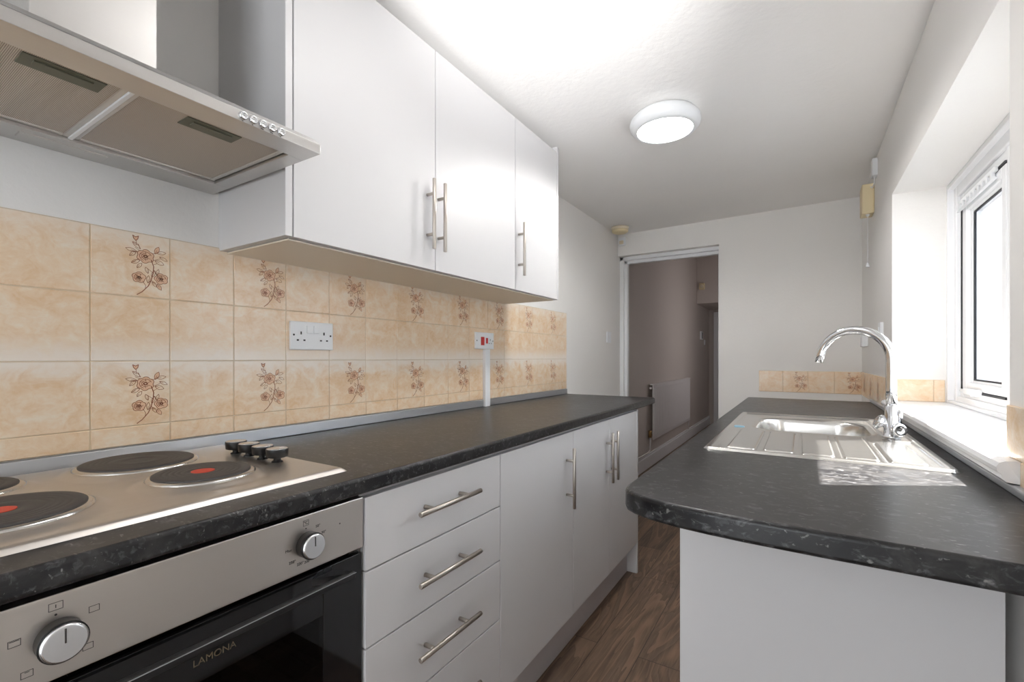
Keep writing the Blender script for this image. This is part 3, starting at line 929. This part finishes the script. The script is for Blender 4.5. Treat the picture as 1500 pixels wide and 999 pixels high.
# door: black glass surround with a clear window
bm = BM()
dz0, dz1 = 0.285, 0.758
wy0, wy1, wz0, wz1 = oy0 + 0.085, oy1 - 0.090, 0.36, 0.672
box(bm, 0.556, OX - 0.002, oy0 + 0.002, wy0, dz0, dz1, 0.001); box(bm, 0.556, OX - 0.002, wy1, oy1 - 0.002, dz0, dz1, 0.001)
box(bm, 0.556, OX - 0.002, wy0, wy1, dz0, wz0, 0.001); box(bm, 0.556, OX - 0.002, wy0, wy1, wz1, dz1, 0.001)
odoor = link('oven_door', bm, m_blackglass, ov)
bm = BM(); box(bm, OX - 0.006, OX - 0.003, wy0, wy1, wz0, wz1)
link('door_glass', bm, m_oglass, odoor)
bm = BM()   # flat bar handle with angled ends
hz = 0.742
for s, yy in ((1, oy0 + 0.045), (-1, oy1 - 0.060)):
    a = yy; b = yy + s * 0.055
    v = [(OX - 0.003, b, hz - 0.006), (OX - 0.003, b, hz + 0.006), (OX + 0.036, a, hz + 0.006), (OX + 0.036, a, hz - 0.006),
         (OX - 0.003, a + s * 0.012, hz - 0.006), (OX - 0.003, a + s * 0.012, hz + 0.006), (OX + 0.030, a - s * 0.010, hz + 0.006), (OX + 0.030, a - s * 0.010, hz - 0.006)]
    q = [bm.verts.new(p) for p in v]
    for idx in ((0, 1, 2, 3), (4, 5, 6, 7), (0, 1, 5, 4), (3, 2, 6, 7), (1, 2, 6, 5), (0, 3, 7, 4)):
        bm.faces.new([q[i] for i in idx])
box(bm, OX + 0.028, OX + 0.040, oy0 + 0.035, oy1 - 0.050, hz - 0.006, hz + 0.006, 0.002)
link('door_handle', bm, m_black, odoor)
bm = BM(); box(bm, OX + 0.0401, OX + 0.0408, oy0 + 0.035, oy1 - 0.050, hz + 0.0040, hz + 0.0052)
link('handle_trim', bm, m_alu, odoor)
bm = BM()
text_mesh(bm, 'LAMONA', 0.0145, (OX - 0.0018, 0.352, 0.702), (0, 1, 0), (0, 0, 1))
link('lettering', bm, Mat('dull_gold_print', srgb(98, 86, 66), 0.4).m, odoor)
bm = BM()   # wire shelf rails inside
for zz in (0.45, 0.52, 0.59):
    for yy in (oy0 + 0.03, oy1 - 0.03):
        rod(bm, (0.10, yy, zz), (0.52, yy, zz), 0.003, 8)
for k in range(14):
    rod(bm, (0.10, 0.07 + k * 0.037, 0.55), (0.52, 0.07 + k * 0.037, 0.55), 0.0018, 8)
rod(bm, (0.52, 0.05, 0.55), (0.52, 0.585, 0.55), 0.003, 8); rod(bm, (0.10, 0.05, 0.55), (0.10, 0.585, 0.55), 0.003, 8)
link('oven_rack', bm, m_chrome, ov)
bm = BM(); box(bm, 0.556, OX - 0.004, oy0 + 0.01, oy1 - 0.01, 0.22, 0.279, 0.001)
link('lower_trim', bm, m_steel, ov)
# knobs
for yy, nm in ((0.179, 'function'), (0.504, 'temperature')):
    bm = BM()
    lathe(bm, (OX, yy, 0.816), (1, 0, 0), [(0.0225, -0.0005), (0.0225, 0.014), (0.0232, 0.0165), (0.0232, 0.018)], 40)
    kb = link('control_knob', bm, m_black, ov)
    bm = BM()
    lathe(bm, (OX + 0.0175, yy, 0.816), (1, 0, 0), [(0.0215, 0), (0.0218, 0.003), (0.0195, 0.0055), (0.0190, 0.0055), (0.004, 0.0058)], 40)
    link('knob_cap', bm, m_knob, kb)
    bm = BM(); box(bm, OX + 0.0232, OX + 0.0238, yy - 0.0008, yy + 0.0008, 0.817, 0.8335)
    link('knob_pointer', bm, m_ink, kb)
# control panel with its printed symbols
bm = BM()
PX = OX + 0.0002
def rect_mark(bm, y, z, w, h, t=0.0006):
    for a in ((y - w / 2, y + w / 2, z + h / 2 - t, z + h / 2), (y - w / 2, y + w / 2, z - h / 2, z - h / 2 + t), (y - w / 2, y - w / 2 + t, z - h / 2, z + h / 2), (y + w / 2 - t, y + w / 2, z - h / 2, z + h / 2)):
        box(bm, PX - 0.0004, PX, *a)
kc = 0.179
rect_mark(bm, kc - 0.003, 0.8545, 0.013, 0.0095); box(bm, PX - 0.0004, PX, kc - 0.0034, kc - 0.0026, 0.8525, 0.8565)
lathe(bm, (PX - 0.0004, kc - 0.003, 0.8445), (1, 0, 0), [(0.0013, 0), (0.0013, 0.0004)], 12)
for dy, dz in ((0.032, 0.020), (-0.037, 0.012), (-0.027, -0.028), (0.026, -0.024)):
    rect_mark(bm, kc + dy, 0.816 + dz, 0.0105, 0.008)
rect_mark(bm, kc - 0.037, 0.8305, 0.008, 0.0005); rect_mark(bm, kc - 0.027, 0.7903, 0.004, 0.0005)
kc = 0.504
rect_mark(bm, kc - 0.003, 0.8545, 0.011, 0.010)
Y_, Z_ = (0, 1, 0), (0, 0, 1)
text_mesh(bm, '°C', 0.008, (PX, kc - 0.003, 0.8545), Y_, Z_)
lathe(bm, (PX - 0.0004, kc - 0.003, 0.8445), (1, 0, 0), [(0.0012, 0), (0.0012, 0.0004)], 12)
for s, dy, dz in (('50°', 0.021, 0.026), ('90°', 0.033, 0.011), ('150°', 0.030, -0.012), ('180°', 0.018, -0.026), ('200°', 0.0, -0.031), ('220°', -0.014, -0.030), ('250°', -0.029, -0.022), ('Max', -0.036, 0.0)):
    text_mesh(bm, s, 0.0068, (PX, kc + dy, 0.816 + dz), Y_, Z_)
lathe(bm, (PX - 0.0004, 0.572, 0.832), (1, 0, 0), [(0.0014, 0), (0.0014, 0.0005)], 12)
for f in bm.faces: f.material_index = 1
ink = bpy.data.meshes.new('ink'); bm.to_mesh(ink); bm.free()
bm = BM(); box(bm, 0.541, OX, oy0, oy1, 0.768, 0.8685, 0.0015)
for f in bm.faces: f.material_index = 0
bm.from_mesh(ink); bpy.data.meshes.remove(ink)
link('control_panel', bm, [m_steel, m_ink], ov)

# ------------------------------------------------------------------ sink
sink = thing('inset_sink', 'stainless steel single bowl sink with ribbed drainer below the window', 'sink', (1.35, 1.78, 0.905))
SX0, SX1, SY0, SY1 = 1.092, 1.603, 1.315, 2.255
BX, BY, BHX, BHY = 1.342, 1.945, 0.165, 0.178
def sm(a, b, x):
    t = max(0, min(1, (x - a) / (b - a))); return t * t * (3 - 2 * t)
panels = [(1.146, 1.212), (1.232, 1.298), (1.318, 1.384), (1.404, 1.470), (1.490, 1.556)]
def sink_z(x, y):
    e = -sdf_rr(x, y, (SX0 + SX1) / 2, (SY0 + SY1) / 2, (SX1 - SX0) / 2, (SY1 - SY0) / 2, 0.018)
    z = 0.9056 + 0.006 * sm(0, 0.007, e)
    z -= 0.004 * sm(0.020, 0.028, e)
    for k, (a, b) in enumerate(panels):
        y1 = 1.715 if b < 1.5 else 1.64
        d = sdf_rr(x, y, (a + b) / 2, (1.352 + y1) / 2, (b - a) / 2, (y1 - 1.352) / 2, 0.008)
        z += 0.0042 * sm(0.0015, -0.0025, d) - 0.0022 * max(0, 1 - abs(d - 0.002) / 0.003)
    # tap ledge
    d = sdf_rr(x, y, 1.556, 1.95, 0.030, 0.255, 0.02)
    z += 0.0035 * sm(0.004, -0.004, d)
    d = sdf_rr(x, y, BX, BY, BHX, BHY, 0.085)
    z -= 0.004 * sm(0.012, 0.0, d)
    z -= 0.145 * sm(0.0, -0.022, d)
    z -= 0.006 * sm(-0.02, -0.16, d)
    return z
bm = BM()
NX, NY = 240, 380
def warp(x, y):
    cx, cy, hx, hy, r = (SX0 + SX1) / 2, (SY0 + SY1) / 2, (SX1 - SX0) / 2, (SY1 - SY0) / 2, 0.018
    qx = abs(x - cx) - hx + r; qy = abs(y - cy) - hy + r
    if qx > 0 and qy > 0:
        m = max(qx, qy); L = math.hypot(qx, qy)
        k = m / L
        x = cx + math.copysign(hx - r + qx * k, x - cx); y = cy + math.copysign(hy - r + qy * k, y - cy)
    return x, y
grid = []
for i in range(NX + 1):
    row = []
    for j in range(NY + 1):
        x, y = warp(SX0 + (SX1 - SX0) * i / NX, SY0 + (SY1 - SY0) * j / NY)
        row.append(bm.verts.new((x, y, sink_z(x, y))))
    grid.append(row)
for i in range(NX):
    for j in range(NY):
        f = bm.faces.new((grid[i][j], grid[i + 1][j], grid[i + 1][j + 1], grid[i][j + 1])); f.smooth = True
link('sink_top', bm, m_sink, sink)
bm = BM(); lathe(bm, (BX, BY, 0.7485), (0, 0, 1), [(0.040, 0), (0.040, 0.0045), (0.034, 0.005), (0.030, 0.0025), (0.004, 0.003)], 32)
link('waste_fitting', bm, m_chrome, sink)
bm = BM(); lathe(bm, (1.128, 1.795, 0.9085), (0, 0, 1), [(0.020, -0.003), (0.020, 0.0005), (0.018, 0.001), (0.005, 0.001)], 32)
link('hole_cover', bm, m_blue, sink)['label'] = 'pale blue round cover'

# ------------------------------------------------------------------ tap
TX, TYY = 1.541, 1.750
tap = thing('mixer_tap', 'tall chrome swan neck mixer tap standing on the sink', 'tap', (TX, TYY, 0.911))
bm = BM()
lathe(bm, (TX, TYY, 0.912), (0, 0, 1), [(0.022, 0), (0.022, 0.005), (0.0185, 0.008), (0.0185, 0.062), (0.0165, 0.066), (0.0165, 0.094), (0.014, 0.097)], 40)
lathe(bm, (TX + 0.017, TYY - 0.006, 0.945), (0.04, 0, 1), [(0.007, 0), (0.007, 0.048), (0.006, 0.049)], 20)
link('tap_body', bm, m_chrome, tap)
dirv = Vector((-0.93, 0.37, 0)).normalized()
RR = 0.093
base = Vector((TX, TYY, 0.0))
pts = [base + Vector((0, 0, 1.0)), base + Vector((0, 0, 1.05)), base + Vector((0, 0, 1.10)), base + Vector((0, 0, 1.141))]
for i in range(1, 25):
    a = PI * 0.94 * i / 24
    pts.append(base + Vector((0, 0, 1.141)) + dirv * (RR - RR * math.cos(a)) + Vector((0, 0, RR * math.sin(a))))
e = (pts[-1] - pts[-2]).normalized()
pts.append(pts[-1] + e * 0.026)
bm = BM(); tube(bm, pts, [0.0135] * 5 + [0.0135 - 0.0022 * i / 24 for i in range(len(pts) - 5)], 24)
link('spout', bm, m_chrome, tap)
for ax in (Vector((-0.35, -0.94, 0)), Vector((-0.9, 0.3, 0.25))):
    ax.normalize()
    pass
for o0, ax in (((TX + 0.004, TYY - 0.012, 0.938), (0.38, -0.92, 0.08)), ((TX - 0.010, TYY + 0.002, 0.948), (-0.88, -0.10, 0.42))):
    bm = BM()
    lathe(bm, o0, ax, [(0.010, 0), (0.010, 0.010), (0.016, 0.013), (0.0195, 0.016), (0.0195, 0.026), (0.017, 0.029), (0.009, 0.0295), (0.008, 0.0275), (0.003, 0.0275)], 36)
    # rounded cross ribs
    A, U_, V_ = basis(ax)
    for k in range(4):
        dd = U_ * math.cos(k * PI / 2) + V_ * math.sin(k * PI / 2)
        p = Vector(o0) + A * 0.021 + dd * 0.0175
        lathe(bm, p - A * 0.005, A, [(0.003, 0), (0.0045, 0.002), (0.0045, 0.008), (0.003, 0.010)], 12)
    link('tap_handle', bm, m_chrome, tap)

# ------------------------------------------------------------------ sockets, switches, trunking
def plate(name, label, cat, O, U, N, w, h, t=0.010):
    """face plate centred at O on a wall; U = along the wall, N = out of the wall"""
    O = Vector(O)
    t_ = thing(name, label, cat, O)
    bm = BM()
    box(bm, -w / 2, w / 2, -h / 2, h / 2, 0, t, 0.002)
    U = Vector(U); N = Vector(N); V = Vector((0, 0, 1))
    Mx = Matrix((U, V, N)).transposed().to_4x4(); Mx.translation = O
    bm.transform(Mx)
    link('face_plate', bm, m_plast, t_)
    def part(nm, u0, u1, v0, v1, d0, d1, mat, bev=0.0):
        b = BM(); box(b, u0, u1, v0, v1, d0, d1, bev); b.transform(Mx); return link(nm, b, mat, t_)
    return t_, part, Mx, t
def pins(part, cu, cv, t, s=1.0, Mx=None, parent=None):
    bm = BM()
    for u, v, w, h in ((0, 0.012, 0.0045, 0.009), (-0.011, -0.010, 0.0070, 0.0045), (0.011, -0.010, 0.0070, 0.0045)):
        box(bm, cu + (u - w / 2) * s, cu + (u + w / 2) * s, cv + (v - h / 2) * s, cv + (v + h / 2) * s, t - 0.0005, t + 0.0003)
    bm.transform(Mx)
    link('pin_holes', bm, m_black, parent)
s1, part, Mx, t = plate('wall_socket', 'white double plug socket on the tiles, nearer the hob', 'socket', (0.0063, 0.897, 1.216), (0, 1, 0), (1, 0, 0), 0.148, 0.087)
for u in (-0.012, 0.012): part('rocker_switch', u - 0.0095, u + 0.0095, 0.008, 0.032, t, t + 0.003, m_plast, 0.001)
pins(part, -0.040, -0.004, t, 1.0, Mx, s1); pins(part, 0.040, -0.004, t, 1.0, Mx, s1)
for u in (-0.064, 0.064):
    bm = BM(); lathe(bm, (u, 0.002, t - 0.0005), (0, 0, 1), [(0.003, 0), (0.003, 0.0012)], 14); bm.transform(Mx); link('screw', bm, m_ink, s1)
s2, part, Mx, t = plate('cooker_switch', 'white cooker switch with red rockers above the white trunking', 'switch', (0.0063, 1.828, 1.230), (0, 1, 0), (1, 0, 0), 0.150, 0.080)
part('red_rocker', -0.034, -0.010, -0.022, 0.018, t, t + 0.004, m_red, 0.001)
part('red_rocker', 0.008, 0.020, -0.013, 0.014, t, t + 0.004, m_red, 0.001)
pins(part, 0.044, -0.004, t, 0.8, Mx, s2)
for u in (-0.066, 0.066):
    bm = BM(); lathe(bm, (u, 0.0, t - 0.0005), (0, 0, 1), [(0.003, 0), (0.003, 0.0012)], 14); bm.transform(Mx); link('screw', bm, m_ink, s2)
bm = BM(); box(bm, 0.0063, 0.0235, 1.822, 1.862, 0.9065, 1.189, 0.002)
tag(link('cable_trunking', bm, m_plast), 'white cable trunking from the red cooker switch down to the worktop', 'cable cover')
s3, part, Mx, t = plate('light_switch', 'small single light switch on the left wall by the doorway', 'switch', (0.0, 3.55, 1.312), (0, 1, 0), (1, 0, 0), 0.086, 0.086)
part('rocker_switch', -0.006, 0.006, -0.012, 0.012, t, t + 0.003, m_plast, 0.001)
s4, part, Mx, t = plate('wall_socket', 'white socket plate on the right wall, the one nearer the end wall', 'socket', (XR, 3.50, 1.258), (0, -1, 0), (-1, 0, 0), 0.086, 0.086, 0.030)
part('rocker_switch', -0.006, 0.006, 0.010, 0.030, t, t + 0.003, m_plast, 0.001)
s5, part, Mx, t = plate('light_switch', 'white switch plate on the right wall just before the window recess', 'switch', (XR, 2.87, 1.285), (0, -1, 0), (-1, 0, 0), 0.070, 0.070, 0.014)
part('rocker_switch', -0.006, 0.006, -0.012, 0.012, t, t + 0.003, m_plast, 0.001)

# ------------------------------------------------------------------ ceiling lamps
def ceiling_lamp(loc, label, power, drop):
    L = thing('ceiling_light', label, 'ceiling light', loc)
    bm = BM()
    lathe(bm, loc, (0, 0, -1), [(0.0, 0.0005), (0.120, 0.0005), (0.128, 0.004), (0.142, 0.020), (0.146, 0.034), (0.143, 0.050), (0.130, 0.064), (0.118, 0.069), (0.114, 0.066)], 64, cap=False)
    link('housing', bm, m_plast, L)
    bm = BM()
    lathe(bm, loc, (0, 0, -1), [(0.1145, 0.060), (0.112, 0.0675), (0.06, 0.071), (0.01, 0.072)], 64)
    link('diffuser', bm, m_glow, L)
    if drop:
        light('lamp_light', 'POINT', (loc[0], loc[1], loc[2] - drop), (0, 0, 0), power, (1, 0.98, 0.96), shadow_soft_size=0.1)
    else:
        light('lamp_light', 'SPOT', (loc[0], loc[1], loc[2] - 0.075), (0, 0, 0), power, (1, 0.98, 0.96), shadow_soft_size=0.1, spot_size=R(172), spot_blend=0.35)
    return L
ceiling_lamp((0.818, 2.03, 2.189), 'round white ceiling light, lit, above the middle of the kitchen', 27, 0)
L2 = ceiling_lamp((0.74, 0.86, 2.187), 'round white ceiling light added out of view above the near end of the kitchen', 1.0, 0.15)  # unseen second lamp, added to brighten the ceiling near the camera

# ------------------------------------------------------------------ detectors and small wall boxes
sm_ = thing('smoke_alarm', 'round yellowed smoke alarm on the ceiling corner above the doorway', 'smoke alarm', (0.085, 3.56, 2.18))
bm = BM(); lathe(bm, (0.095, 3.56, 2.181), (0, 0, -1), [(0.068, 0), (0.068, 0.012), (0.060, 0.016), (0.058, 0.020)], 40); link('base', bm, m_agedw, sm_)
bm = BM(); lathe(bm, (0.095, 3.56, 2.162), (0, 0, -1), [(0.056, 0), (0.064, 0.004), (0.062, 0.018), (0.050, 0.026), (0.02, 0.028)], 40); link('cover', bm, m_cream, sm_)
pi = thing('motion_sensor', 'small white motion sensor under the smoke alarm in the corner', 'sensor', (0.05, YE, 2.13))
bm = BM(); box(bm, 0.018, 0.070, YE - 0.038, YE - 0.001, 2.085, 2.150, 0.006, 3); link('body', bm, m_plast, pi)
bm = BM(); box(bm, 0.026, 0.062, YE - 0.042, YE - 0.037, 2.092, 2.122, 0.003, 2); link('lens', bm, m_agedw, pi)

pb = thing('pull_cord_switch', 'cream box pull cord switch high on the right wall', 'switch', (XR, 3.2, 2.0))
bm = BM(); box(bm, XR - 0.055, XR - 0.0005, 3.16, 3.27, 1.935, 2.095, 0.005, 3); link('body', bm, m_cream, pb)
bm = BM(); lathe(bm, (XR - 0.027, 3.19, 1.936), (0, 0, -1), [(0.009, 0), (0.009, 0.006), (0.004, 0.012)], 16)
rod(bm, (XR - 0.027, 3.19, 1.925), (XR - 0.027, 3.19, 1.665), 0.0012, 8, 0.0002); link('cord', bm, m_plast, pb)
bm = BM(); lathe(bm, (XR - 0.027, 3.19, 1.672), (0, 0, -1), [(0.002, 0), (0.006, 0.008), (0.009, 0.020), (0.008, 0.026)], 16); link('cord_weight', bm, m_plast, pb)
bs = thing('junction_box', 'tiny white box high on the right wall above the cream switch', 'junction box', (XR, 3.06, 2.13))
bm = BM(); box(bm, XR - 0.024, XR - 0.0005, 3.03, 3.09, 2.095, 2.185, 0.003, 2); link('body', bm, m_plast, bs)
bm = BM(); tube(bm, [(XR - 0.012, 3.06, 2.096), (XR - 0.010, 3.08, 2.07), (XR - 0.012, 3.13, 2.06), (XR - 0.02, 3.18, 2.085), (XR - 0.022, 3.19, 2.095)], 0.003, 8); link('cable', bm, m_plast, bs)

# ------------------------------------------------------------------ room beyond: radiator and wall bits
rad = thing('radiator', 'long white panel radiator on the left wall beyond the doorway', 'radiator', (0.0, 5.85, 0.28))
ry0, ry1, rz0, rz1 = 4.86, 6.72, 0.29, 0.862
bm = BM()
box(bm, HW + 0.045, HW + 0.058, ry0, ry1, rz0, rz1, 0.004)
nn = 46
for k in range(nn):
    yy = ry0 + 0.02 + (ry1 - ry0 - 0.04) * k / nn
    box(bm, HW + 0.057, HW + 0.062, yy, yy + 0.026, rz0 + 0.03, rz1 - 0.03, 0.002, 1)
link('panel', bm, m_rad, rad)
bm = BM(); box(bm, HW + 0.02, HW + 0.064, ry0, ry1, rz1 - 0.002, rz1 + 0.010, 0.002); link('top_grille', bm, m_rad, rad)
bm = BM(); rod(bm, (HW + 0.03, ry0 - 0.03, rz0 + 0.03), (HW + 0.03, ry0 - 0.03, rz0 + 0.10), 0.016); rod(bm, (HW + 0.03, ry0 - 0.03, rz0 + 0.05), (HW + 0.03, ry0 + 0.02, rz0 + 0.05), 0.010)
link('valve', bm, m_brass, rad)
bm = BM(); tube(bm, [(HW + 0.03, ry0 - 0.03, rz0 + 0.03), (HW + 0.03, ry0 - 0.03, FZ + 0.19), (HW + 0.03, ry0 - 0.10, FZ + 0.175), (HW + 0.03, YE + 0.14, FZ + 0.175)], 0.008, 10)
link('pipe', bm, m_rad, rad)
bm = BM(); rod(bm, (HW + 0.03, ry1 + 0.02, rz0 + 0.05), (HW + 0.03, ry1 + 0.02, FZ + 0.16), 0.008, 10)
link('pipe', bm, m_rad, rad)
bm = BM(); rod(bm, (HW + 0.03, ry0 - 0.012, rz1 - 0.03), (HW + 0.03, ry0 + 0.02, rz1 - 0.03), 0.012)
link('end_plug', bm, m_rad, rad)
th_, part, Mx, t = plate('thermostat', 'small dark faced thermostat on the left wall beyond the doorway', 'thermostat', (HW, 7.83, 1.50), (0, 1, 0), (1, 0, 0), 0.13, 0.13, 0.025)
part('display', -0.05, 0.01, -0.05, 0.05, t, t + 0.003, m_black, 0.001)
sw, part, Mx, t = plate('light_switch', 'light switch beside the far door beyond the doorway', 'switch', (HW, 8.15, 1.40), (0, 1, 0), (1, 0, 0), 0.086, 0.086)
part('rocker_switch', -0.006, 0.006, -0.012, 0.012, t, t + 0.003, m_plast, 0.001)
dt = thing('wall_detector', 'small yellowed detector on the bulkhead beyond the doorway', 'detector', (0.03, 7.5, 2.22))
bm = BM(); box(bm, HW + 0.04, HW + 0.12, 7.455, 7.499, 2.18, 2.28, 0.012, 3); link('body', bm, m_cream, dt)
bm = BM(); lathe(bm, (HW + 0.08, 7.456, 2.23), (0, -1, 0), [(0.03, 0), (0.026, 0.012), (0.012, 0.018)], 20); link('lens', bm, m_agedw, dt)

# ------------------------------------------------------------------ groups of like things
GROUPS = {'wall_cabinet': 'wall cabinets over the hob worktop', 'base_cabinet': 'base cabinets along both sides', 'end_panel': 'cabinet end panels',
          'tiled_splashback': 'peach and tan wall tiles', 'worktop': 'charcoal laminate worktops', 'upstand_strip': 'metal strips behind the worktops',
          'plinth': 'cabinet kickboards', 'wall_socket': 'wall sockets', 'light_switch': 'light switches', 'ceiling_light': 'round ceiling lights'}
for o in S.objects:
    k = o.name.split('.')[0]
    if o.parent is None and 'label' in o and k in GROUPS:
        o['group'] = GROUPS[k]
